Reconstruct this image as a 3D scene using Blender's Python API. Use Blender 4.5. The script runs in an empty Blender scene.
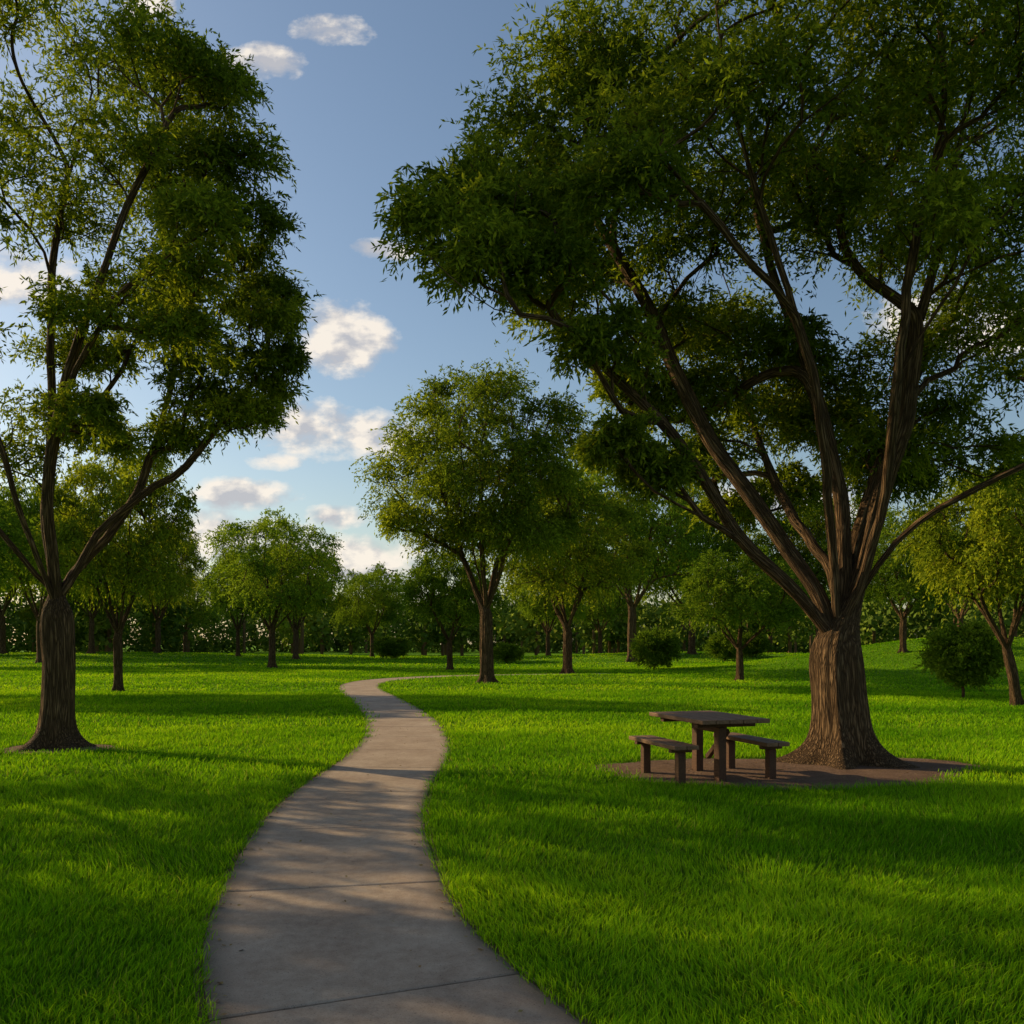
import bpy, bmesh, math, numpy as np
from mathutils import Vector
import time
T0=time.time()
rng=np.random.default_rng(7)
scene=bpy.context.scene
COL=scene.collection

# ------------------------------------------------------------------ helpers
def norm(v):
    return v/np.maximum(np.linalg.norm(v,axis=-1,keepdims=True),1e-9)

def make_mesh(name,V,Q,mats,midx=None,smooth=None,attr=None):
    me=bpy.data.meshes.new(name)
    V=np.ascontiguousarray(V,dtype=np.float32); Q=np.ascontiguousarray(Q,dtype=np.int32)
    me.vertices.add(len(V)); me.vertices.foreach_set('co',V.ravel())
    me.loops.add(Q.size); me.loops.foreach_set('vertex_index',Q.ravel())
    me.polygons.add(len(Q))
    me.polygons.foreach_set('loop_start',np.arange(0,Q.size,4,dtype=np.int32))
    for m in mats: me.materials.append(m)
    if midx is not None: me.polygons.foreach_set('material_index',np.ascontiguousarray(midx,dtype=np.int32))
    if smooth is None: smooth=np.zeros(len(Q),bool)
    me.polygons.foreach_set('use_smooth',np.ascontiguousarray(smooth,dtype=bool))
    if attr is not None:
        a=me.attributes.new('bk','FLOAT_VECTOR','POINT')
        a.data.foreach_set('vector',np.ascontiguousarray(attr,dtype=np.float32).ravel())
    me.update(calc_edges=True)
    return me

def add_obj(name,me,loc=(0,0,0),rotz=0,scale=(1,1,1),parent=None):
    o=bpy.data.objects.new(name,me); COL.objects.link(o)
    o.location=loc; o.rotation_euler=(0,0,rotz); o.scale=scale
    if parent: o.parent=parent
    return o

def smoothnoise(x,y,s,seed=0):
    r=np.random.default_rng(seed); out=0
    for i in range(7):
        a=r.uniform(0,6.28); f=s*r.uniform(.5,2.0); p=r.uniform(0,6.28)
        out=out+np.sin((x*math.cos(a)+y*math.sin(a))*f+p)
    return out/7

def ground_z(x,y):
    x=np.asarray(x,float); y=np.asarray(y,float)
    g=lambda cx,cy,sx,sy,h: h*np.exp(-((x-cx)/sx)**2-((y-cy)/sy)**2)
    z=g(28,56,11,9,2.0)+g(48,70,14,12,2.6)+g(4,44,4,2.2,.14)+g(18,85,18,10,.8)
    z=z+g(-45,95,30,14,.7)
    d=np.sqrt(x*x+y*y)
    z=z+np.clip((d-55)/100,0,1)*0.25*smoothnoise(x,y,.05,3)
    return z
gz=lambda x,y: float(ground_z(x,y))

# ------------------------------------------------------------------ materials
class NT:
    def __init__(s,name):
        s.m=bpy.data.materials.new(name); s.m.use_nodes=True; s.t=s.m.node_tree; s.t.nodes.clear()
        s.out=s.n('ShaderNodeOutputMaterial')
    def n(s,typ,**k):
        nd=s.t.nodes.new(typ)
        for a,b in k.items(): setattr(nd,a,b)
        return nd
    def l(s,a,b): s.t.links.new(a,b)
    def noise(s,vec,scale,detail=4,rough=.6):
        nd=s.n('ShaderNodeTexNoise'); nd.inputs['Scale'].default_value=scale
        nd.inputs['Detail'].default_value=detail; nd.inputs['Roughness'].default_value=rough
        if vec is not None: s.l(vec,nd.inputs['Vector'])
        return nd.outputs['Fac']
    def ramp(s,fac,stops):
        nd=s.n('ShaderNodeValToRGB'); s.l(fac,nd.inputs[0]); e=nd.color_ramp.elements
        while len(e)<len(stops): e.new(.5)
        for i,(p,c) in enumerate(stops):
            e[i].position=p; e[i].color=(c[0],c[1],c[2],1) if hasattr(c,'__len__') else (c,c,c,1)
        return nd.outputs[0]
    def mix(s,fac,a,b,mode='MIX'):
        nd=s.n('ShaderNodeMix',data_type='RGBA',blend_type=mode)
        for v,i in ((fac,0),(a,6),(b,7)):
            if hasattr(v,'is_linked') : s.l(v,nd.inputs[i])
            else: nd.inputs[i].default_value=v if i==0 else (*v,1)
        return nd.outputs[2]
    def math(s,op,a,b=0.0):
        nd=s.n('ShaderNodeMath',operation=op)
        for v,i in ((a,0),(b,1)):
            if hasattr(v,'is_linked'): s.l(v,nd.inputs[i])
            else: nd.inputs[i].default_value=v
        return nd.outputs[0]
    def vop(s,op,v,c):
        nd=s.n('ShaderNodeVectorMath',operation=op); s.l(v,nd.inputs[0])
        if hasattr(c,'is_linked'): s.l(c,nd.inputs[1])
        elif c is not None: nd.inputs[1].default_value=c
        return nd.outputs['Value'] if op in('LENGTH','DOT_PRODUCT') else nd.outputs[0]
    def vmul(s,v,c): return s.vop('MULTIPLY',v,c)
    def bump(s,h,strength,dist):
        nd=s.n('ShaderNodeBump'); nd.inputs['Strength'].default_value=strength; nd.inputs['Distance'].default_value=dist
        s.l(h,nd.inputs['Height']); return nd.outputs[0]
    def principled(s,col,rough=.8,spec=.3,normal=None):
        p=s.n('ShaderNodeBsdfPrincipled')
        if hasattr(col,'is_linked'): s.l(col,p.inputs['Base Color'])
        else: p.inputs['Base Color'].default_value=(*col,1)
        p.inputs['Roughness'].default_value=rough; p.inputs['Specular IOR Level'].default_value=spec
        if normal: s.l(normal,p.inputs['Normal'])
        s.l(p.outputs[0],s.out.inputs[0]); return p

def foliage_mat(name,stops,tr_gain,tr_tint,mixf=.38,grass=False):
    k=NT(name)
    at=k.n('ShaderNodeAttribute',attribute_name='bk')
    sp=k.n('ShaderNodeSeparateXYZ'); k.l(at.outputs['Vector'],sp.inputs[0])
    f=k.math('ADD',k.math('MULTIPLY',sp.outputs[0],.5),k.math('MULTIPLY',sp.outputs[2 if grass else 1],.5))
    if not grass:
        oi=k.n('ShaderNodeObjectInfo')
        f=k.math('ADD',f,k.math('MULTIPLY',k.math('SUBTRACT',oi.outputs['Random'],.5),.3))
    col=k.ramp(f,stops)
    if grass:
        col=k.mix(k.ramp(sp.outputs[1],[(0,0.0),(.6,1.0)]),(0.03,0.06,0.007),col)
        dry=k.ramp(sp.outputs[0],[(.965,0.0),(.975,1.0)])
        col=k.mix(k.math('MULTIPLY',dry,.6),col,(.28,.26,.07))
    d=k.n('ShaderNodeBsdfDiffuse'); k.l(col,d.inputs[0])
    if mixf<=0:
        k.l(d.outputs[0],k.out.inputs[0]); return k.m
    tr=k.n('ShaderNodeBsdfTranslucent')
    k.l(k.mix(1.0,col,tuple(tr_gain*c for c in tr_tint),'MULTIPLY'),tr.inputs[0])
    ms=k.n('ShaderNodeMixShader'); ms.inputs[0].default_value=mixf
    k.l(d.outputs[0],ms.inputs[1]); k.l(tr.outputs[0],ms.inputs[2]); k.l(ms.outputs[0],k.out.inputs[0])
    return k.m

M_LEAF=foliage_mat('leaf_green',[(.1,(.05,.078,.008)),(.5,(.13,.175,.013)),(.85,(.30,.325,.022))],1.8,(1.15,1.1,.6),.36)
M_LEAF2=foliage_mat('leaf_light_green',[(.1,(.06,.105,.010)),(.5,(.13,.195,.015)),(.85,(.24,.305,.025))],1.7,(1.1,1.1,.6),.33)
M_FAR=foliage_mat('leaf_distant',[(.1,(.06,.10,.016)),(.5,(.13,.18,.024)),(.9,(.25,.29,.035))],1,(1,1,1),0)
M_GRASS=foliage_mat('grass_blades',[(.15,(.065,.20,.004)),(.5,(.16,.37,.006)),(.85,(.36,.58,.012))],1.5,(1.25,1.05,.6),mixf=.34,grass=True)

def bark_mat():
    k=NT('bark')
    at=k.n('ShaderNodeAttribute',attribute_name='bk')
    v=k.vmul(at.outputs['Vector'],(1,1,.07))
    wob=k.noise(at.outputs['Vector'],3,3)
    n1=k.noise(v,34,7,.75)
    nn=k.n('ShaderNodeTexNoise'); nn.inputs['Scale'].default_value=16; k.l(v,nn.inputs['Vector'])
    v2=k.vop('ADD',v,k.vmul(nn.outputs['Color'],(.11,.11,.11)))
    vo=k.n('ShaderNodeTexVoronoi',feature='DISTANCE_TO_EDGE'); vo.inputs['Scale'].default_value=26
    k.l(v2,vo.inputs['Vector'])
    crack=k.ramp(vo.outputs['Distance'],[(0,0.0),(.30,1.0)])
    h=k.math('ADD',k.math('MULTIPLY',crack,.9),k.math('MULTIPLY',n1,1.1))
    col=k.ramp(n1,[(.3,(.11,.06,.028)),(.5,(.27,.155,.075)),(.70,(.46,.29,.15))])
    col=k.mix(crack,(.04,.021,.011),col)
    col=k.mix(k.math('MULTIPLY',wob,.35),col,(.16,.10,.05))
    k.principled(col,.92,.1,k.bump(h,1.0,.05)); return k.m
M_BARK=bark_mat()

def ground_mat():
    k=NT('lawn')
    ge=k.n('ShaderNodeNewGeometry'); pos=ge.outputs['Position']
    n1=k.noise(pos,.35,4); n2=k.noise(pos,9,5,.7); n3=k.noise(pos,60,3,.7)
    col=k.ramp(k.math('ADD',k.math('MULTIPLY',n1,.5),k.math('MULTIPLY',n2,.5)),[(.3,(.08,.19,.006)),(.5,(.15,.32,.008)),(.7,(.22,.41,.012))])
    col=k.mix(k.math('MULTIPLY',n3,.5),col,(.04,.085,.006))
    h=k.math('ADD',n3,k.math('MULTIPLY',n2,1.5))
    k.principled(col,.95,.05,k.bump(h,.9,.06)); return k.m
M_GROUND=ground_mat()

def concrete_mat():
    k=NT('path_concrete')
    ge=k.n('ShaderNodeNewGeometry'); pos=ge.outputs['Position']
    n1=k.noise(pos,1.3,5,.65); n2=k.noise(pos,14,6,.7); n3=k.noise(pos,160,3,.8)
    col=k.ramp(k.math('ADD',k.math('MULTIPLY',n1,.55),k.math('MULTIPLY',n2,.45)),[(.33,(.25,.16,.105)),(.5,(.39,.275,.19)),(.68,(.52,.39,.28))])
    col=k.mix(k.ramp(n3,[(.45,0.0),(.75,.55)]),col,(.60,.46,.34))
    col=k.mix(k.ramp(k.noise(pos,90,2),[(.60,0.0),(.72,.75)]),col,(.10,.07,.05))
    at=k.n('ShaderNodeAttribute',attribute_name='bk'); sp=k.n('ShaderNodeSeparateXYZ'); k.l(at.outputs['Vector'],sp.inputs[0])
    e=k.math('ADD',sp.outputs[0],k.math('MULTIPLY',k.math('SUBTRACT',n2,.5),.25))
    col=k.mix(k.ramp(e,[(.80,0.0),(1.0,.75)]),col,(.09,.065,.035))
    h=k.math('ADD',k.math('MULTIPLY',n3,1.0),k.math('MULTIPLY',n2,1.2))
    k.principled(col,.85,.25,k.bump(h,.6,.008)); return k.m
M_CONC=concrete_mat()

def dirt_mat():
    k=NT('dirt'); ge=k.n('ShaderNodeNewGeometry'); pos=ge.outputs['Position']
    n1=k.noise(pos,2,5,.7); n2=k.noise(pos,35,6,.75)
    col=k.ramp(k.math('ADD',k.math('MULTIPLY',n1,.4),k.math('MULTIPLY',n2,.6)),[(.3,(.08,.045,.028)),(.5,(.21,.125,.08)),(.7,(.36,.23,.155))])
    k.principled(col,.95,.1,k.bump(n2,1,.05)); return k.m
M_DIRT=dirt_mat()

def wood_mat(name,c1,c2):
    k=NT(name); tc=k.n('ShaderNodeTexCoord'); v=k.vmul(tc.outputs['Object'],(14,1.2,14))
    n=k.noise(v,3,6,.7); n2=k.noise(tc.outputs['Object'],6,4)
    col=k.ramp(k.math('ADD',k.math('MULTIPLY',n,.7),k.math('MULTIPLY',n2,.3)),[(.3,c1),(.7,c2)])
    k.principled(col,.65,.2,k.bump(n,.5,.006)); return k.m
M_WOOD=wood_mat('weathered_wood',(.11,.055,.028),(.27,.15,.08))
M_POST=wood_mat('dark_post',(.05,.022,.011),(.13,.06,.03))
k=NT('dry_leaf'); at=k.n('ShaderNodeAttribute',attribute_name='bk'); sp=k.n('ShaderNodeSeparateXYZ'); k.l(at.outputs['Vector'],sp.inputs[0])
k.principled(k.ramp(sp.outputs[0],[(0,(.10,.05,.02)),(.5,(.25,.14,.05)),(1,(.32,.24,.08))]),.8,.2); M_DRY=k.m

# ------------------------------------------------------------------ tree builder
class Tree:
    def __init__(s,seed):
        s.r=np.random.default_rng(seed); s.P=[];s.par=[];s.D=[]
    def add(s,p,par):
        p=np.asarray(p,float); s.P.append(p); s.par.append(par)
        if par>=0:
            d=p-s.P[par]; d=d/max(np.linalg.norm(d),1e-6)
            if len(s.D)>par and par>0: d=norm(d*.7+s.D[par]*.3)
        else: d=np.array([0,0,1.])
        s.D.append(d); return len(s.P)-1
    def polyline(s,pts,step=.3,start=None,wob=.03):
        pts=np.array(pts,float)
        E=np.vstack([2*pts[0]-pts[1],pts,2*pts[-1]-pts[-2]]); out=[]
        for i in range(1,len(E)-2):
            n=max(2,int(np.linalg.norm(E[i+1]-E[i])/step))
            for t in np.linspace(0,1,n,endpoint=False):
                a,b,c,d=E[i-1],E[i],E[i+1],E[i+2]
                out.append(.5*((2*b)+(-a+c)*t+(2*a-5*b+4*c-d)*t*t+(-a+3*b-3*c+d)*t**3))
        out.append(pts[-1]); out=np.array(out)
        if start is None: idx=-1; first=0
        else: idx=start; first=1
        w=np.zeros(3)
        for q in out[first:]:
            w=w*.8+s.r.normal(0,wob,3); 
            idx=s.add(q+w,idx)
        return idx
    def nearest(s,p):
        A=np.array(s.P); return int(np.argmin(np.linalg.norm(A-p,axis=1)))
    def attach(s,t,step,minidx=3,up=.25,wob=.03):
        A=np.array(s.P[minidx:]); D=np.array(s.D[minidx:])
        v=t-A; L=np.linalg.norm(v,axis=1)+1e-6; c=(v*D).sum(1)/L
        cost=L*(1+.9*(1-c))
        i=int(np.argmin(cost)); d0=D[i]; p0=A[i]; Lb=L[i]
        n=max(2,int(Lb/step)); idx=i+minidx
        c1=p0+(d0*.45+norm(t-p0)*.3+np.array([0,0,up]))*Lb*.45
        w=np.zeros(3)
        for j in range(1,n+1):
            u=j/n; q=(1-u)**2*p0+2*u*(1-u)*c1+u*u*t
            w=w+s.r.normal(0,wob,3)*min(1,Lb)
            idx=s.add(q+w*math.sin(u*math.pi)*1.0,idx)
        return idx
    def build(s,name,clumps,R0,flare=1.0,nsub=20,subr=.36,nstr=20,nleaf=11,LL=.1,LW=.03,rt=.008,leafmat=None,
              fluted=.05,droop=.55,step=.35,flat=.8,trunk_h=2.0,centre=None,limbf=.72):
        r=s.r
        clumps=[(np.array(c[:3],float),c[3]) for c in clumps]
        base=np.array([0,0,trunk_h]); 
        cen=centre if centre is not None else np.mean([c for c,_ in clumps],axis=0)
        order=sorted(range(len(clumps)),key=lambda i:np.linalg.norm(clumps[i][0]-base))
        for i in order: s.attach(clumps[i][0]-np.array([0,0,clumps[i][1]*.3]),step,up=.2,wob=.05)
        C=[];OUT=[];RS=[];CV=[]
        for i in order:
            c,R=clumps[i]; cv=r.uniform()
            n=max(5,int(nsub*r.uniform(.8,1.2)))
            for j in range(n):
                d=norm(r.normal(0,1,3)); 
                if d[2]<-.35: d[2]*=-.6
                d=norm(d+.25*norm(c-cen))
                q=c+d*R*np.array([1,1,flat])*r.uniform(.4,.98)
                C.append(q);OUT.append(norm(d*.7+norm(q-cen)*.5));RS.append(R*subr*r.uniform(.75,1.3));CV.append(np.clip(cv*.6+r.uniform()*.4,0,1))
        C=np.array(C);OUT=np.array(OUT);RS=np.array(RS);CV=np.array(CV)
        for q in C[np.argsort(np.linalg.norm(C-base,axis=1))]: s.attach(q,step*.7,up=.12,wob=.03)
        N=len(s.P);P=np.array(s.P); p=2.3; acc=np.zeros(N); kids=[[] for _ in range(N)]
        for i in range(N-1,-1,-1):
            if acc[i]==0: acc[i]=rt**p
            if s.par[i]>=0: acc[s.par[i]]+=acc[i]; kids[s.par[i]].append(i)
        rad=acc**(1/p); k=math.log(R0/rt)/math.log(rad[0]/rt); rad=rt*(rad/rt)**k
        rad=np.where((rad<.8*R0)&(rad>rt*2),np.maximum(rad*limbf,rt),rad)
        V=[];Q=[];A=[];nv=0
        stack=[(0,-1)]
        while stack:
            st,pr=stack.pop(); ch=[st]
            while kids[ch[-1]]:
                ks=sorted(kids[ch[-1]],key=lambda q:-rad[q]); ch.append(ks[0])
                for q in ks[1:]: stack.append((q,ch[-2]))
            pts=P[ch]; rr=rad[ch].copy()
            if pr>=0:
                pts=np.vstack([P[pr],pts]); rr=np.concatenate([[rr[0]*1.15],rr])
            if len(pts)<2: continue
            big=rr[0]>.09
            if big:
                ns=5 if pr<0 else 3
                t=np.arange(len(pts)); tt=np.linspace(0,len(pts)-1,(len(pts)-1)*ns+1)
                pts=np.stack([np.interp(tt,t,pts[:,a]) for a in range(3)],1)
                kk=np.ones(2*ns+1)/(2*ns+1)
                for a in range(3):
                    ext=np.concatenate([np.full(ns,pts[0,a]),pts[:,a],np.full(ns,pts[-1,a])]); sm=np.convolve(ext,kk,'valid')
                    w=np.clip(np.arange(len(tt))/ns,0,1)*np.clip((len(tt)-1-np.arange(len(tt)))/ns,0,1); pts[:,a]=pts[:,a]*(1-w)+sm*w
                rr=np.interp(tt,t,rr)
                for _ in range(2): ext=np.concatenate([np.full(ns,rr[0]),rr,np.full(ns,rr[-1])]); rr=np.convolve(ext,kk,'valid')
            sd=64 if rr[0]>.25 else 24 if rr[0]>.1 else 10 if rr[0]>.04 else 5 if rr[0]>.015 else 3
            tan=norm(np.gradient(pts,axis=0)); 
            if pr<0: tan[:3]=[0,0,1]
            up=np.array([1,0,0.]) if abs(tan[0][0])<.9 else np.array([0,1,0.])
            F=[]; u=norm(up-tan[0]*np.dot(up,tan[0]))
            for tv in tan:
                u=norm(u-tv*np.dot(u,tv)); F.append(u)
            U=np.array(F); W=np.cross(tan,U)
            th=np.linspace(0,2*math.pi,sd,endpoint=False)
            al=np.concatenate([[0],np.cumsum(np.linalg.norm(np.diff(pts,axis=0),axis=1))])
            RR=rr[:,None]*np.ones(sd); ph=r.uniform(0,6.28,6)
            if big:
                tw=al[:,None]*.5
                RR=RR*(1+fluted*np.sin(5*th+ph[0]+tw)+fluted*.7*np.sin(9*th+ph[1]-tw*1.3)+fluted*.6*np.sin(14*th+ph[2]+np.sin(al[:,None]*1.7))
                       +.03*np.sin(al[:,None]*3+th*2+ph[3])+ .02*np.sin(al[:,None]*6.1-th*3+ph[4]))
            if pr<0:
                z=pts[:,2][:,None]; zz=np.clip(z+.02,0,None)
                lobes=np.clip(1+.6*np.sin(5*th+ph[0])+.4*np.sin(3*th+ph[5])+.2*np.sin(8*th+ph[2]),.1,2.2)
                RR=RR*(1+flare*.18*np.exp(-zz/(1.1*R0+.1))+flare*1.15*np.exp(-zz/(.38*R0+.05))*lobes)
            ring=pts[:,None,:]+RR[...,None]*(np.cos(th)[None,:,None]*U[:,None,:]+np.sin(th)[None,:,None]*W[:,None,:])
            m=len(pts); V.append(ring.reshape(-1,3))
            at=np.stack([RR*np.cos(th)+st*.37,RR*np.sin(th),np.repeat(al[:,None],sd,1)],-1); A.append(at.reshape(-1,3))
            ii=np.arange(m-1)[:,None]*sd; jj=np.arange(sd)[None,:]; j2=(jj+1)%sd
            Q.append(np.stack([ii+jj,ii+j2,ii+sd+j2,ii+sd+jj],-1).reshape(-1,4)+nv); nv+=m*sd
        nb=sum(len(q) for q in Q)
        c=np.repeat(C,nstr,0); o=np.repeat(OUT,nstr,0); R=np.repeat(RS,nstr)[:,None]; cv=np.repeat(CV,nstr)
        st=c+r.normal(0,1,c.shape)*R*np.array([.55,.55,.42])
        dr=norm(o*.5+r.normal(0,.6,c.shape)+np.array([0,0,.18])); ln=R*r.uniform(.7,1.5,R.shape)
        t=np.linspace(.12,1,nleaf)[None,:,None]
        pos=st[:,None]+dr[:,None]*(ln[:,None]*t)+np.array([0,0,-1.])*(droop*ln[:,None]*t*t)
        tg=norm(dr[:,None]+np.array([0,0,-2.])*droop*t)
        ld=norm(tg+r.normal(0,.6,tg.shape)); sdv=norm(np.cross(ld,r.normal(0,1,ld.shape)+np.array([0,0,.6])))
        L=LL*r.uniform(.7,1.3,pos.shape[:2]+(1,)); Wd=LW*r.uniform(.7,1.3,pos.shape[:2]+(1,))*.5
        q=np.stack([pos,pos+ld*L*.45+sdv*Wd,pos+ld*L,pos+ld*L*.45-sdv*Wd],2).reshape(-1,3)
        nl=len(q)//4
        la=np.stack([np.repeat(r.uniform(0,1,nl),4),np.repeat(np.repeat(cv,nleaf),4),np.zeros(nl*4)],1)
        Vall=np.vstack(V+[q]); Qall=np.vstack(Q+[np.arange(nl*4).reshape(-1,4)+nv]); Aall=np.vstack(A+[la])
        mi=np.concatenate([np.zeros(nb,int),np.ones(nl,int)])
        print(name,'nodes',N,'bark',nb,'leaves',nl,'t',round(time.time()-T0,1))
        return make_mesh(name,Vall,Qall,[M_BARK,leafmat or M_LEAF],mi,mi==0,Aall)

# ---- large tree on the right (elevation plan, metres from the trunk base)
def planner(cx,sc):
    return lambda x,y,dy=0.: np.array([(x-cx)/sc,dy,1.7+(643-y)/sc])
pl=planner(841,70.5)
t=Tree(11)
t.polyline([(0,0,-.1),(.0,0,.5),(-.05,0,1.2),(-.08,0,1.75)],.22,wob=.004)
base=len(t.P)-1
limbs=[
 [(815,612,0),(780,580,-.2),(735,545,-.4),(695,490,-.6),(650,440,-.8),(600,395,-1.),(540,345,-1.2),(480,300,-1.3)],
 [(822,600,.1),(800,560,.3),(760,490,.6),(715,420,.9),(680,340,1.0),(650,260,1.2),(610,190,1.3),(570,110,1.3)],
 [(832,590,-.1),(818,520,-.4),(800,440,-.8),(770,350,-1.2),(730,260,-1.5),(700,180,-1.7),(680,80,-1.9)],
 [(845,590,.1),(850,500,.5),(838,400,.8),(815,300,1.1),(790,200,1.3),(775,90,1.4),(770,0,1.4)],
 [(850,585,-.2),(866,500,-.6),(862,400,-1.1),(868,300,-1.4),(885,200,-1.6),(880,90,-1.7),(870,0,-1.7)],
 [(858,590,.1),(885,500,.3),(915,410,.4),(932,310,.4),(960,200,.5),(985,100,.5),(1000,0,.5)],
 [(862,585,-.1),(900,530,-.5),(960,490,-1.0),(1020,462,-1.4),(1100,430,-1.7)],
 [(856,575,.3),(905,480,1.2),(960,380,2.0),(1030,270,2.5),(1080,170,2.6)],
 [(838,575,.4),(820,490,1.5),(800,390,2.4),(780,260,2.8),(760,150,3.0)],
]
for L in limbs: t.polyline([t.P[base]]+[pl(*q) for q in L],.3,start=base,wob=.018)
def side(fromxy,pts,dy0):
    s0=t.nearest(pl(*fromxy,dy0)); t.polyline([t.P[s0]]+[pl(*q) for q in pts],.3,start=s0,wob=.02)
side((650,440),[(610,440,-1.3),(560,380,-1.9),(490,370,-2.3),(440,330,-2.4)],-.8)
side((735,545),[(690,530,-.9),(640,510,-1.3),(610,480,-1.5)],-.4)
side((680,340),[(630,300,.6),(570,250,.3),(500,200,.1)],1.)
side((770,350),[(740,330,-1.6),(690,290,-2.0),(640,240,-2.3)],-1.2)
side((932,310),[(970,260,1.0),(1030,200,1.4)],.4)
side((862,400),[(900,330,-1.6),(950,260,-2.1),(1000,210,-2.4)],-1.1)
cl=[(530,105,56,1.2),(580,60,60,.4),(640,30,70,1.6),(600,150,62,1.6),(510,175,46,.4),(480,240,42,-.9),(455,290,38,-1.6),(510,250,50,-.8),
 (555,225,55,.3),(550,320,42,-1.4),(490,330,38,-2.0),(620,270,50,-1.8),(655,200,65,-1.2),(700,80,80,-1.6),(700,-30,90,.5),(760,30,85,1.8),(750,130,80,2.8),
 (840,60,85,-1.9),(820,160,70,1.2),(920,40,85,-1.),(1000,80,90,.8),(1080,150,90,2.2),(735,210,64,-2.2),(690,300,50,1.6),(890,180,66,-2.3),(985,190,80,-2.4),
 (790,270,62,3.0),(700,380,42,1.8),(870,290,50,-1.8),(950,330,65,2.2),(1045,270,85,2.6),(612,465,26,-1.2),(650,485,28,-.8),(600,390,36,-1.5),
 (760,430,46,2.4),(745,360,44,1.8),(930,430,50,1.8),(1000,410,60,-1.4),(1080,400,75,-1.9),(800,-80,95,0),(900,-90,100,.6),(1000,-40,100,0),(1100,40,90,.4),(1120,300,80,0),
 (800,160,64,-2.8),(900,110,75,2.8),(980,10,80,2.6),(640,120,65,.2),(1010,330,60,.5),(820,380,50,2.8),(890,390,45,2.4),(650,360,38,1.8),(560,270,42,1.8),(960,450,40,2.6),(850,460,40,3.2),
 (760,200,70,.2),(860,230,66,.4),(940,250,70,.6),(800,330,46,1.2),(700,230,60,1.0),(780,480,30,3.2),(900,350,55,3.0),(1020,240,70,-.6),(960,130,75,1.6),(1010,380,50,2.6),(870,130,70,.2),
 (845,320,52,2.9),(1040,440,50,1.6),(740,280,50,2.8),(620,200,52,2.6),(560,150,46,2.4)]
clumps=[(*pl(x,y,dy),r_/70.5*1.2) for x,y,r_,dy in cl]
me=t.build('large_tree',clumps,.34,flare=1.0,nsub=30,subr=.28,nstr=19,nleaf=10,LL=.100,LW=.031,trunk_h=2.2,leafmat=M_LEAF,centre=np.array([0,0,5.2]),limbf=.85)
add_obj('shade_tree',me,(4.66,12.85,0))

# ---- large tree on the left
pl=planner(52,62.8)
t=Tree(23)
t.polyline([(0,0,-.1),(.0,0,.6),(.03,0,1.4),(.0,0,2.3)],.22,wob=.004); base=len(t.P)-1
limbs=[
 [(42,585,0),(20,555,-.2),(-20,500,-.4),(-60,430,-.6),(-100,340,-.8),(-130,230,-.8)],
 [(48,585,.1),(30,520,.4),(18,430,.8),(12,330,1.0),(10,230,1.1),(30,130,1.2),(50,40,1.3)],
 [(54,585,-.1),(62,500,-.5),(82,420,-.8),(110,340,-1.),(140,270,-1.1),(170,200,-1.1),(200,130,-1.1)],
 [(60,580,.1),(85,530,.3),(120,490,.5),(165,455,.7),(200,410,.8),(240,350,.9)],
 [(50,580,-.2),(40,500,-.9),(25,400,-1.4),(-10,290,-1.7),(-30,180,-1.8),(-40,60,-1.8)],
 [(60,575,.3),(100,500,1.0),(120,400,1.6),(125,300,1.9),(110,180,2.),(100,80,2.)],
]
for L in limbs: t.polyline([t.P[base]]+[pl(*q) for q in L],.3,start=base,wob=.018)
side((82,420),[(120,370,-1.3),(170,320,-1.6),(230,280,-1.8)],-.8)
side((110,340),[(150,290,-.6),(200,230,-.3),(250,180,0)],-1.)
side((18,430),[(60,380,1.3),(90,300,1.6),(100,230,1.7)],.8)
cl=[(60,30,55,1.2),(115,70,45,1.8),(165,110,48,-1.1),(210,120,42,-.8),(235,165,36,0),(205,180,42,-.3),(150,205,42,-1.3),(90,140,48,2.),(15,100,50,1.),
 (225,275,40,-1.5),(252,320,34,.4),(205,320,40,-1.6),(235,375,36,.9),(195,410,34,.8),(160,375,36,1.0),(20,260,45,-1.6),(-15,340,50,-1.3),(-50,180,70,-1.8),
 (-110,230,80,-.8),(-120,90,80,0),(30,-50,65,.6),(-50,0,80,-1.5),(100,290,38,1.9),(-90,400,60,-.6),(40,190,45,1.1),(110,-10,50,1.7),(195,230,38,.2),(-30,440,45,.7),(110,430,26,-1.0),
 (-160,330,70,0),(260,350,26,.6),(245,220,30,0),(150,290,38,.4),(220,240,36,1.2),(120,350,34,-1.4),(60,330,36,1.6),(150,150,40,.8),(235,410,26,.4),(50,420,30,1.6),(0,180,50,0),(160,60,36,.6),
 (170,330,34,1.4),(245,275,32,1.2),(180,260,34,1.8),(140,420,26,1.2),(20,40,50,-.6),(200,360,32,-1.2),(10,320,38,1.8),(60,250,38,2.0),(0,400,36,1.4),(215,90,34,.2)]
clumps=[(*pl(x,y,dy),r_/62.8*1.2) for x,y,r_,dy in cl]
me=t.build('left_tree',clumps,.24,flare=1.1,nsub=26,subr=.30,nstr=17,nleaf=9,LL=.10,LW=.031,trunk_h=2.6,leafmat=M_LEAF,centre=np.array([0,0,5.5]),limbf=.72)
add_obj('shade_tree',me,(-7.3,14.6,0))

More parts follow.
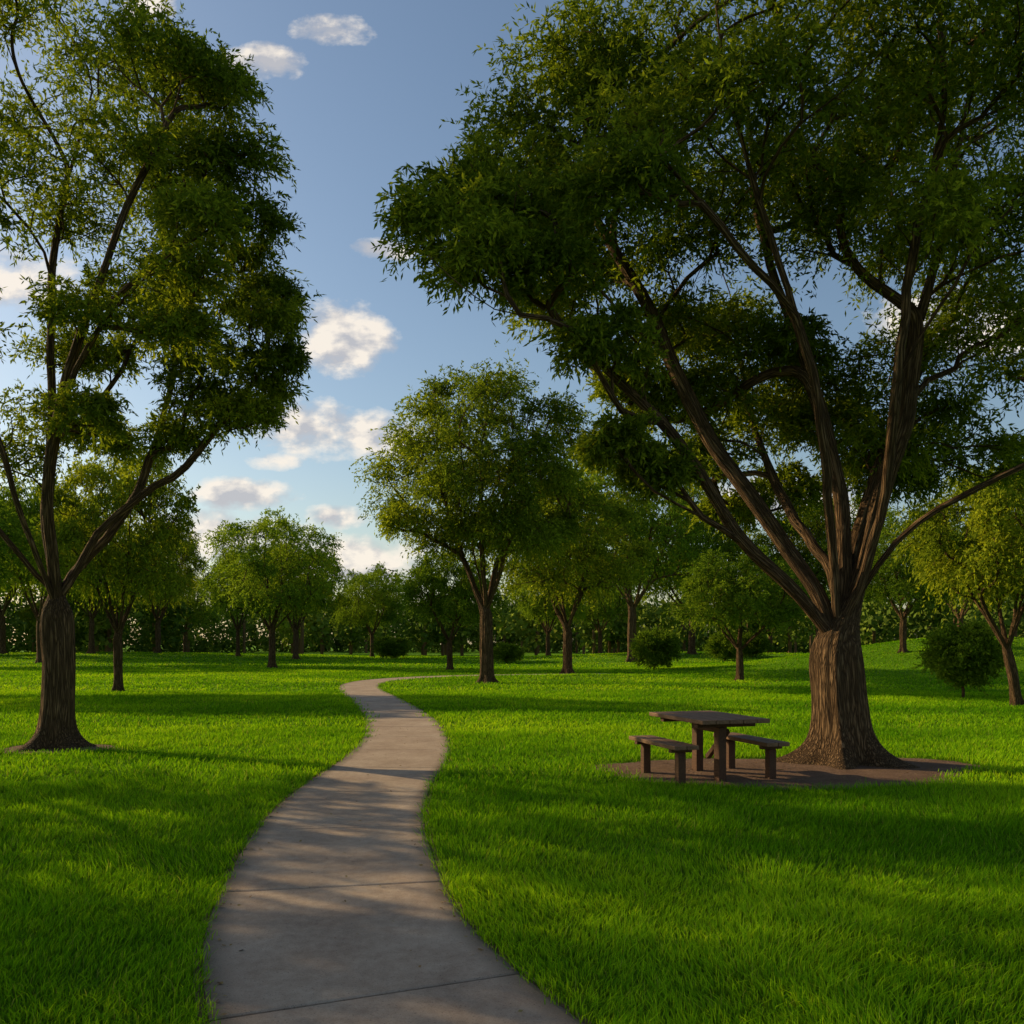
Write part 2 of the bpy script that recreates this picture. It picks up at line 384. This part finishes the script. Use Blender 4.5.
# ---- generic trees
def generic(seed,H,Rc,R0,nclump=30,th=.24,nsub=16,nstr=11,nleaf=8,LL=.19,LW=.075,mat=None,crad=.30,nl=6,low=.30,lean=0.):
    r=np.random.default_rng(seed); t=Tree(seed)
    h0=H*th
    t.polyline([(0,0,-.1),(lean*.3,0,h0*.5),(lean*.7,.05,h0)],.3,wob=.01); base=len(t.P)-1
    for i in range(nl):
        a=2*math.pi*(i+r.uniform(-.3,.3))/nl; o=Rc*r.uniform(.25,.7); e=H*r.uniform(.65,.85)
        d=np.array([math.cos(a),math.sin(a),0])
        p0=t.P[base]
        t.polyline([p0,p0+d*o*.35+np.array([0,0,(e-h0)*.25]),p0+d*o*.75+np.array([0,0,(e-h0)*.6]),p0+d*o+np.array([0,0,e-h0])],.4,start=base,wob=.03)
    cl=[];c0=np.array([lean*.7,0,H*(1+low)/2]); ax=np.array([Rc*.80,Rc*.80,H*(1-low)/2*.84])
    for i in range(nclump):
        z=1-2*(i+.5)/nclump; a=i*2.39996+r.uniform(-.3,.3); q=math.sqrt(1-z*z)
        if z<-.55: z=-.55+.25*(z+.55); q=max(q,.55)
        rad_=r.uniform(.70,1.10)
        p=c0+np.array([q*math.cos(a),q*math.sin(a),z])*ax*rad_
        cl.append((*p,Rc*crad*r.uniform(.7,1.3)))
    for i in range(5): 
        p=c0+np.array([0,0,.1])*ax+r.normal(0,.3,3)*ax; cl.append((*p,Rc*crad))
    return t.build('tree_%d'%seed,cl,R0,flare=.7,nsub=nsub,subr=.34,nstr=nstr,nleaf=nleaf,LL=LL,LW=LW,trunk_h=h0,leafmat=mat,rt=.014,step=.5,centre=c0,limbf=.85)
P_mid=generic(31,13.1,5.0,.29,nclump=36,nsub=24,nstr=14,nleaf=9,LL=.16,LW=.062,crad=.27,nl=7,low=.29)
P_a=generic(32,10,4.4,.25,mat=M_LEAF)
P_b=generic(33,10,5.0,.25,mat=M_LEAF2,crad=.28,nl=7,low=.26)
P_c=generic(34,8,4.2,.22,mat=M_LEAF2,crad=.29,low=.34,nclump=24)
P_d=generic(35,9,4.4,.22,mat=M_LEAF,lean=-.8,crad=.28,low=.36)
P_s=generic(36,9.5,4.0,.20,mat=M_LEAF,crad=.21,low=.33,nclump=18,nsub=10,nstr=10,LL=.15,LW=.055,nl=5)  # sparse crown, shaped so its shadow falls as dapple with gaps
def place(px,by,me,H0,W0,top,width,rot=0,name='shade_tree'):
    d=1547/(by-643); X=(px-512)/910*d; H=(643-top)/910*d+1.7; W=width/910*d
    add_obj(name,me,(X,d,gz(X,d)-.03),rot,(W/W0,W/W0,H/H0))
place(487,683,P_mid,13.1,10.5,378,230,.3)
place(118,692,P_a,10,9.2,448,150,1.1)
place(272,668,P_b,10,10,517,132,2.0)
place(296,661.5,P_a,10,9,545,95,4)
place(372,660,P_b,10,10,572,75,.5)
place(450,670,P_c,8,8.6,555,112,1.7)
place(568,674,P_a,10,9.2,478,165,2.9)
place(740,681,P_c,8,8.6,552,135,.2)
place(1018,706,P_d,9,9,465,200,.2)
place(903,673,P_b,10,10,540,120,3.3)
place(692,662,P_c,8,8.6,520,130,3.9)
place(548,661,P_c,8,8.6,575,80,2.2)
place(632,664,P_b,10,10,445,165,5.2)
place(820,664,P_a,10,9,500,140,1.2)
place(238,660.5,P_c,8,8.6,560,70,2.6)
place(158,659.5,P_a,10,9,530,90,.7)
place(92,660,P_b,10,10,520,100,5.1)
place(2,660,P_a,10,9,500,130,3.4)
place(40,664,P_c,8,8.6,490,110,1.9)
place(185,656,P_b,10,10,575,70,1.9)
place(600,658,P_b,10,10,560,80,.9)
place(770,658,P_c,8,8.6,570,80,4.4)
place(960,662,P_c,8,8.6,530,110,2.4)
place(1060,668,P_b,10,10,480,150,2.4)
place(-80,666,P_b,10,10,490,150,2.4)
place(1180,690,P_a,10,9,400,230,2.0)
for (x,y,me,s,rt_) in [(-14.5,14.0,P_s,.95,1.0),(-15.8,8.6,P_a,.86,2.5),(-21,31,P_c,1.0,.6)]:  # first two: unseen trees left of frame, added to shade path and lawn
    add_obj('shade_tree',me,(x,y,0),rt_,(s,s,s))

# ---- shrubs
def shrub(seed,H,R,trunk=.12,mat=None,n=16,LL=.12,LW=.05):
    r=np.random.default_rng(seed); t=Tree(seed)
    t.polyline([(0,0,-.05),(0.01,0,trunk*.6),(0,.01,trunk+.02)],.06,wob=.002)
    cl=[]; cz=trunk+(H-trunk)*.5
    for i in range(n):
        z=1-2*(i+.5)/n; a=i*2.4+r.uniform(-.4,.4); q=math.sqrt(1-z*z)
        cl.append((R*.68*q*math.cos(a),R*.68*q*math.sin(a),cz+z*(H-trunk)*.36,R*.38*r.uniform(.8,1.2)))
    cl.append((0,0,cz,R*.5))
    return t.build('shrub_%d'%seed,cl,.045,flare=.3,nsub=12,subr=.45,nstr=16,nleaf=7,LL=LL,LW=LW,trunk_h=trunk,leafmat=mat,rt=.006,step=.15,fluted=.02,flat=.9,droop=.2,centre=np.array([0,0,cz]))
S1=shrub(51,2.1,1.05,.35,M_LEAF2,LL=.10,LW=.045); S2=shrub(52,1.9,1.25,.1,M_LEAF2)
def pshrub(px,by,me,H0,W0,h,w,rot):
    d=1547/(by-643); X=(px-512)/910*d; add_obj('shrub',me,(X,d,gz(X,d)-.02),rot,(w/910*d/W0,w/910*d/W0,h/910*d/H0))
pshrub(963,698,S1,2.1,2.1,72,70,0)
pshrub(654,671,S2,1.9,2.5,36,46,1)
pshrub(725,664,S2,1.9,2.5,26,36,2)
pshrub(507,664,S2,1.9,2.5,18,32,3)
pshrub(392,661,S2,1.9,2.5,20,36,4)
pshrub(752,663,S2,1.9,2.5,22,34,5)
print('trees',time.time()-T0)

# ---- distant belt of trees
def belt():
    r=np.random.default_rng(77); C=[]; V=[];Q=[];A=[];nv=0
    for i in range(180):
        th=math.radians(r.uniform(-62,62)); d=r.uniform(105,190); x=d*math.sin(th); y=d*math.cos(th); z0=gz(x,y)
        H=r.uniform(7.5,14.5)*d/150; W=H*r.uniform(.38,.6); tv=r.uniform()
        for j in range(15):
            u=norm(r.normal(0,1,3)); c=np.array([x,y,z0+H*.58])+u*np.array([W*.7,W*.7,H*.34]); C.append((*c,W*r.uniform(.25,.45),tv))
        s=.22; ring=[]
        for zz in (-.2,H*.5):
            for a in range(5): ring.append((x+s*math.cos(a*1.2566),y+s*math.sin(a*1.2566),z0+zz))
        V.append(np.array(ring)); Q.append(np.array([[a,(a+1)%5,5+(a+1)%5,5+a] for a in range(5)])+nv); nv+=10; A.append(np.zeros((10,3)))
    for i in range(520):
        th=math.radians(-64+128*i/520+r.uniform(-.3,.3)); d=r.uniform(150,200); x=d*math.sin(th); y=d*math.cos(th)
        for zz in (.6,1.6,2.8,4.2,5.8,7.2): C.append((x+r.normal(0,1.5),y+r.normal(0,1),gz(x,y)+zz+r.uniform(-.4,.7),r.uniform(1.2,2.2),r.uniform()*.8))
    nb=sum(len(q) for q in Q)
    C=np.array(C); n=45; c=np.repeat(C,n,0)
    u=norm(r.normal(0,1,(len(c),3))); p=c[:,:3]+u*c[:,3:4]*r.uniform(.3,1.05,(len(c),1))*np.array([1,1,.85])
    d1=norm(r.normal(0,1,p.shape)); d2=norm(np.cross(d1,r.normal(0,1,p.shape))); L=r.uniform(.5,1.0,(len(c),1))
    q=np.stack([p,p+d1*L*.5+d2*L*.3,p+d1*L,p+d1*L*.5-d2*L*.3],1).reshape(-1,3); m=len(c)
    la=np.stack([np.repeat(r.uniform(0,1,m),4),np.repeat(c[:,4],4),np.zeros(m*4)],1)
    mi=np.concatenate([np.zeros(nb,int),np.ones(m,int)])
    add_obj('distant_trees',make_mesh('distant_trees',np.vstack(V+[q]),np.vstack(Q+[np.arange(m*4).reshape(-1,4)+nv]),[M_BARK,M_FAR],mi,None,np.vstack(A+[la])))
belt()

# ------------------------------------------------------------------ ground sheet
a=np.linspace(-1,1,261); gx=np.sinh(a*5.2)/math.sinh(5.2)*900; b=np.linspace(-1,1,261); gy=np.sinh(b*5.0)/math.sinh(5.0)*900+30
X,Y=np.meshgrid(gx,gy); Z=ground_z(X,Y)
n=261; ii=np.arange(n-1)[:,None]*n; jj=np.arange(n-1)[None,:]
Qg=np.stack([ii+jj,ii+jj+1,ii+n+jj+1,ii+n+jj],-1).reshape(-1,4)
add_obj('ground',make_mesh('ground',np.stack([X,Y,Z],-1).reshape(-1,3),Qg,[M_GROUND],None,np.ones(len(Qg),bool)))

# ------------------------------------------------------------------ path
ctrl=np.array([(2.9,-2.5),(1.3,0.5),(.2,2.6),(-.53,4.06),(-1.0,5.3),(-1.25,6.4),(-1.56,8.27),(-1.69,9.85),(-1.72,11.3),(-1.70,13.2),(-1.86,15.9),(-2.45,20.1),(-3.5,24.9),(-4.5,29.),(-5.5,33.),(-6.15,37.0),(-6.15,40.3),(-5.3,43.3),(-3.6,45.9),(-1.,47.8),(3,49.),(8,49.6)])
E=np.vstack([2*ctrl[0]-ctrl[1],ctrl,2*ctrl[-1]-ctrl[-2]]); cp=[]
for i in range(1,len(E)-2):
    for u in np.linspace(0,1,24,endpoint=False):
        A_,B_,C_,D_=E[i-1],E[i],E[i+1],E[i+2]
        cp.append(.5*((2*B_)+(-A_+C_)*u+(2*A_-5*B_+4*C_-D_)*u*u+(-A_+3*B_-3*C_+D_)*u**3))
cp=np.array(cp); kk=np.ones(15)/15
for a_ in range(2): cp[7:-7,a_]=np.convolve(cp[:,a_],kk,'valid')
sl=np.concatenate([[0],np.cumsum(np.linalg.norm(np.diff(cp,axis=0),axis=1))])
HW=.755
def path_at(s):
    s=np.asarray(s); p=np.stack([np.interp(s,sl,cp[:,0]),np.interp(s,sl,cp[:,1])],-1)
    e=.15; q=np.stack([np.interp(s+e,sl,cp[:,0])-np.interp(s-e,sl,cp[:,0]),np.interp(s+e,sl,cp[:,1])-np.interp(s-e,sl,cp[:,1])],-1)
    return p,norm(q)
s43=np.interp(4.35,cp[:200,1],sl[:200])
V=[];Q=[];A=[];nv=0
cross=np.array([-1,-1,-.96,-.8,-.4,0,.4,.8,.96,1,1]); 
s0=s43-2.02*3
while s0<sl[-1]-2.5:
    ss=np.concatenate([[s0+.010],[s0+.022],np.linspace(s0+.03,s0+1.99,11),[s0+1.998],[s0+2.010]])
    p,tg=path_at(ss); nn=np.stack([tg[:,1],-tg[:,0]],-1)
    m=len(ss); G=p[:,None]+nn[:,None]*(cross[None,:,None]*HW)
    z=np.full((m,len(cross)),.022); z[:,[0,-1]]=-.04; z[:,[1,-2]]=.014; z[[0,-1],:]=np.minimum(z[[0,-1],:],.016)
    z=z+ground_z(G[...,0],G[...,1])+rng.normal(0,.0012)
    G=np.concatenate([G[:1],G,G[-1:]],0); z=np.concatenate([z[:1]*0-.04,z,z[-1:]*0-.04],0); m+=2
    V.append(np.concatenate([G,z[...,None]],-1).reshape(-1,3)); c_=len(cross)
    A.append(np.stack([np.repeat(np.abs(cross)[None],m,0),np.zeros((m,c_)),np.zeros((m,c_))],-1).reshape(-1,3))
    ii=np.arange(m-1)[:,None]*c_; jj=np.arange(c_-1)[None,:]
    Q.append(np.stack([ii+jj,ii+jj+1,ii+c_+jj+1,ii+c_+jj],-1).reshape(-1,4)+nv); nv+=m*c_; s0+=2.02
add_obj('footpath',make_mesh('footpath',np.vstack(V),np.vstack(Q),[M_CONC],None,None,np.vstack(A)))
ss=np.arange(0.5,sl[-1]-2.5,.4); p,tg=path_at(ss); nn=np.stack([tg[:,1],-tg[:,0]],-1)
cr=np.array([-1,0,1.]); G=p[:,None]+nn[:,None]*(cr[None,:,None]*(HW+.05)); z=ground_z(G[...,0],G[...,1])+.004
m=len(ss); ii=np.arange(m-1)[:,None]*3; jj=np.arange(2)[None,:]
add_obj('soil_bed',make_mesh('soil_bed',np.concatenate([G,z[...,None]],-1).reshape(-1,3),np.stack([ii+jj,ii+jj+1,ii+3+jj+1,ii+3+jj],-1).reshape(-1,4),[M_DIRT]))

def path_dist(x,y):
    d=np.full(len(x),9.); 
    fine=cp[::6]
    for i in range(0,len(x),40000):
        xx=x[i:i+40000];yy=y[i:i+40000]
        d[i:i+40000]=np.sqrt(((xx[:,None]-fine[None,:,0])**2+(yy[:,None]-fine[None,:,1])**2).min(1))
    return d

# ------------------------------------------------------------------ dirt pad and bare rings
def pad_r(th,ph): return 1+.05*np.sin(3*th+ph)+.04*np.sin(7*th+2*ph)+.02*np.sin(17*th+ph)
pads=[((3.55,12.05),(2.5,1.45),.4),((5.1,12.75),(1.35,.9),2.),((-7.3,14.6),(.95,.65),1.1)]
V=[];Q=[];nv=0
for (c,rr,ph) in pads:
    th=np.linspace(0,2*math.pi,96,endpoint=False); fr=np.array([0.02,.3,.6,.85,1.0]); 
    zoff=.006+.004*pads.index((c,rr,ph))
    R=pad_r(th,ph); zz=np.array([.02,.02,.018,.01,-.01])+zoff
    G=np.stack([c[0]+rr[0]*R*np.cos(th)*fr[:,None],c[1]+rr[1]*R*np.sin(th)*fr[:,None],np.repeat(zz[:,None],96,1)],-1)
    V.append(G.reshape(-1,3)); ii=np.arange(4)[:,None]*96; jj=np.arange(96)[None,:]; j2=(jj+1)%96
    Q.append(np.stack([ii+jj,ii+96+jj,ii+96+j2,ii+j2],-1).reshape(-1,4)+nv); nv+=480
add_obj('dirt_patch',make_mesh('dirt_patch',np.vstack(V),np.vstack(Q),[M_DIRT],None,np.ones(sum(map(len,Q)),bool)))

# ------------------------------------------------------------------ grass blades
VV=[];QQ=[];AA=[];nv=0
bands=[(3.2,6.5,3800,.085,.0058,2,.72),(6.5,11,1900,.085,.0085,1,.68),(11,18,800,.085,.015,1,.66),(18,32,300,.085,.026,1,.64),(32,60,75,.09,.048,1,.62),(60,110,15,.11,.11,1,.60)]
for (d0,d1,den,hl,wd,segs,hw) in bands:
    x0=-hw*d1-1.0; area=(d1-d0)*(-2*x0); n=int(area*den)
    x=rng.uniform(x0,-x0,n); y=rng.uniform(d0,d1,n)
    k_=np.abs(x)<hw*y+1.0; x=x[k_];y=y[k_]
    pn=.5+.55*smoothnoise(x,y,2.6,5)+.45*smoothnoise(x,y,9,8)
    if d0<50:
        pdist=path_dist(x,y); keep=pdist>HW+rng.normal(0.0,.025,len(x))
    else: keep=np.ones(len(x),bool)
    for (c,rr,ph) in pads:
        th=np.arctan2((y-c[1])/rr[1],(x-c[0])/rr[0]); q=np.hypot((x-c[0])/rr[0],(y-c[1])/rr[1])
        keep&=q>pad_r(th,ph)*(1-np.abs(rng.normal(0,.07,len(x))))
    x=x[keep];y=y[keep];pn=pn[keep]; n=len(x); z=ground_z(x,y)
    H=hl*rng.uniform(.45,1.3,n)*(.6+.65*np.clip(pn,0,1.3)); a=rng.uniform(0,2*math.pi,n)
    la=smoothnoise(x,y,3.0,21)*6+rng.normal(0,1.1,n); lean=H*np.abs(rng.normal(.5,.35,n))
    ld=np.stack([np.cos(la),np.sin(la),0*la],-1); sd=np.stack([np.cos(a),np.sin(a),0*a],-1)
    b=np.stack([x,y,z-.005],-1); w=wd*rng.uniform(.7,1.3,n)[:,None]*.5
    up=np.array([0,0,1.])
    tip=b+ld*lean[:,None]+up*H[:,None]*.95
    mid=b+ld*lean[:,None]*.3+up*H[:,None]*.6
    if segs==2:
        v=np.stack([b-sd*w,b+sd*w,mid+sd*w*.85,mid-sd*w*.85,tip+sd*w*.12,tip-sd*w*.12],1); k6=6
        tt=np.array([0,0,.6,.6,1,1]); q=np.array([[0,1,2,3],[3,2,4,5]])
    else:
        v=np.stack([b-sd*w,b+sd*w,tip+sd*w*.25,tip-sd*w*.25],1); k6=4; tt=np.array([0,0,1,1.]); q=np.array([[0,1,2,3]])
    VV.append(v.reshape(-1,3)); QQ.append((q[None]+(np.arange(n)*k6)[:,None,None]).reshape(-1,4)+nv); nv+=n*k6
    AA.append(np.stack([np.repeat(rng.uniform(0,1,n),k6),np.tile(tt,n),np.repeat(np.clip(.5+.8*smoothnoise(x,y,1.1,12)+.4*smoothnoise(x,y,.3,14),0,1),k6)],-1))
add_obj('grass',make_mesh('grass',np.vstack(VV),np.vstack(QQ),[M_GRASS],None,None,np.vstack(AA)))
print('grass quads',sum(map(len,QQ)),time.time()-T0)

# fallen leaves along the path and under the tree
n=620; s=rng.uniform(2,22,n); p,tg=path_at(s); nn=np.stack([tg[:,1],-tg[:,0]],-1)
off=np.where(rng.uniform(size=n)<.8,rng.choice([-1,1],n)*(HW-np.abs(rng.normal(0,.07,n))),rng.uniform(-HW,HW,n))
xy=p+nn*off[:,None]; n2=420; th=rng.uniform(0,6.28,n2); q=np.sqrt(rng.uniform(0,1,n2)); xy2=np.stack([3.9+2.5*q*np.cos(th),12.2+1.2*q*np.sin(th)],-1)
xy=np.vstack([xy,xy2]); N=len(xy); z=np.concatenate([np.full(n,.027),np.full(n2,.045)])+rng.uniform(0,.004,N)
a=rng.uniform(0,6.28,N); d=np.stack([np.cos(a),np.sin(a),rng.normal(0,.15,N)],-1); sdv=np.stack([-np.sin(a),np.cos(a),rng.normal(0,.3,N)],-1); L=rng.uniform(.018,.045,N)[:,None]; W=L*.22
b=np.concatenate([xy,z[:,None]],-1); v=np.stack([b,b+d*L*.5+sdv*W,b+d*L,b+d*L*.5-sdv*W],1).reshape(-1,3)
add_obj('fallen_leaves',make_mesh('fallen_leaves',v,np.arange(4*N).reshape(-1,4),[M_DRY],None,None,np.repeat(np.stack([rng.uniform(0,1,N)]*3,-1),4,0)))

# ------------------------------------------------------------------ picnic table
root=bpy.data.objects.new('picnic_table',None); COL.objects.link(root); root.location=(2.47,11.55,.03); root.rotation_euler=(0,0,math.radians(17))
def box(name,c,s,mat,rot=(0,0,0),bev=.008):
    bm=bmesh.new(); bmesh.ops.create_cube(bm,size=1); bmesh.ops.scale(bm,vec=s,verts=bm.verts)
    bmesh.ops.bevel(bm,geom=bm.edges[:],offset=bev,segments=2,profile=.6,affect='EDGES')
    me=bpy.data.meshes.new(name); bm.to_mesh(me); bm.free(); me.materials.append(mat)
    o=add_obj(name,me,c,0,(1,1,1),root); o.rotation_euler=rot; return o
TW,TL=.92,1.45
for i in range(5): box('top_plank_%d'%(i+1),((-2+i)*(TW/5),0,.73),(TW/5-.008,TL,.05),M_WOOD)
for j,yy in enumerate((-.45,.45)): box('top_batten_%d'%(j+1),(0,yy,.675),(TW-.12,.09,.056),M_POST)
box('leg_1',(-.05,-.42,.31),(.10,.13,.66),M_POST); box('leg_2',(.10,.42,.31),(.10,.13,.66),M_POST)
box('brace_1',(.03,0,.60),(.07,.78,.09),M_POST)
box('brace_2',(.085,-.12,.40),(.06,.06,.62),M_POST,(math.radians(52),0,0))
for sgn,nm in ((-1,'left'),(1,'right')):
    cx=.62*sgn
    for i in range(2): box('%s_bench_plank_%d'%(nm,i+1),(cx+(-.5+i)*.165,0,.43),(.157,1.3,.05),M_WOOD)
    for j,yy in enumerate((-.48,.48)):
        box('%s_bench_cleat_%d'%(nm,j+1),(cx,yy,.382),(.28,.08,.044),M_POST)
        box('%s_bench_leg_%d'%(nm,j+1),(cx,yy,.165),(.10,.10,.39),M_POST)

# ------------------------------------------------------------------ sun, sky
EL=math.radians(22); AZ=math.radians(-64)
sdir=np.array([math.sin(AZ)*math.cos(EL),math.cos(AZ)*math.cos(EL),math.sin(EL)])
sun=bpy.data.lights.new('sun','SUN'); sun.energy=5.0; sun.angle=math.radians(.5); sun.color=(1,.80,.46)
so=bpy.data.objects.new('sun',sun); COL.objects.link(so); so.rotation_euler=Vector(-sdir).to_track_quat('-Z','Y').to_euler(); so.location=(-30,20,30)

w=bpy.data.worlds.new('World'); scene.world=w; w.use_nodes=True; nt=w.node_tree; nt.nodes.clear()
class WN(NT):
    def __init__(s,t): s.t=t
k=WN(nt); out=k.n('ShaderNodeOutputWorld'); bg=k.n('ShaderNodeBackground'); k.l(bg.outputs[0],out.inputs[0]); bg.inputs[1].default_value=.122
sky=k.n('ShaderNodeTexSky',sky_type='NISHITA'); sky.sun_disc=False; sky.sun_elevation=EL; sky.sun_rotation=AZ
sky.air_density=1.15; sky.dust_density=1.0; sky.ozone_density=1.7
tc=k.n('ShaderNodeTexCoord'); sp=k.n('ShaderNodeSeparateXYZ'); k.l(tc.outputs['Generated'],sp.inputs[0])
ysafe=k.math('MAXIMUM',sp.outputs[1],.05); u=k.math('DIVIDE',sp.outputs[0],ysafe); v=k.math('DIVIDE',sp.outputs[2],ysafe)
cb=k.n('ShaderNodeCombineXYZ'); k.l(u,cb.inputs[0]); k.l(v,cb.inputs[1])
cs=k.vmul(cb.outputs[0],(1,1.5,0))
n1=k.noise(cs,13,6,.6)
n2=k.noise(k.vop('ADD',cs,(-.012,.022,0)),13,3,.58)
val=None
for (u0,v0,a_,b_) in [(-.195,.672,.045,.022),(-.27,.637,.055,.022),(-.183,.335,.060,.044),(-.225,.233,.080,.036),(-.15,.230,.08,.030),(-.145,.432,.038,.013),(-.29,.163,.060,.020),(-.19,.139,.042,.015),(-.40,.70,.035,.02),
    (-.33,.115,.14,.032),(-.16,.09,.09,.032),(.3,.16,.12,.03),(.5,.35,.12,.04),(-.6,.4,.12,.04),(-.26,.20,.035,.012)]:
    L=k.vop('LENGTH',k.vmul(k.vop('SUBTRACT',cb.outputs[0],(u0,v0,0)),(1/a_,1/b_,0)),None)
    val=L if val is None else k.math('MINIMUM',val,L)
val=k.math('SUBTRACT',1.0,k.math('MULTIPLY',val,val)); val=k.math('MAXIMUM',val,-2.0)
dens=k.math('ADD',k.math('MULTIPLY',val,.75),k.math('MULTIPLY',k.math('SUBTRACT',n1,.5),3.0))
mask=k.ramp(dens,[(.0,0.0),(.65,.92)])
mask=k.math('MULTIPLY',mask,k.ramp(sp.outputs[1],[(.05,0.0),(.15,1.0)]))
sh=k.math('ADD',k.math('MULTIPLY',k.math('SUBTRACT',n1,n2),4.5),.55)  # offset noise paints sunward and shaded sides into the cloud colour
ccol=k.vmul(k.ramp(sh,[(.2,(.50,.50,.53)),(.8,(.95,.86,.75))]),(8.6,8.6,8.6))
k.l(k.mix(mask,sky.outputs[0],ccol),bg.inputs[0])

# ------------------------------------------------------------------ camera
cam=bpy.data.cameras.new('camera'); co=bpy.data.objects.new('camera',cam); COL.objects.link(co)
co.location=(0,0,1.7); co.rotation_euler=(math.radians(90),0,0); cam.lens=32; cam.sensor_width=36; cam.shift_y=.128; cam.clip_start=.05; cam.clip_end=3000
scene.camera=co
scene.view_settings.view_transform='Standard'; scene.view_settings.look='None'; scene.view_settings.exposure=0
print('done',time.time()-T0)
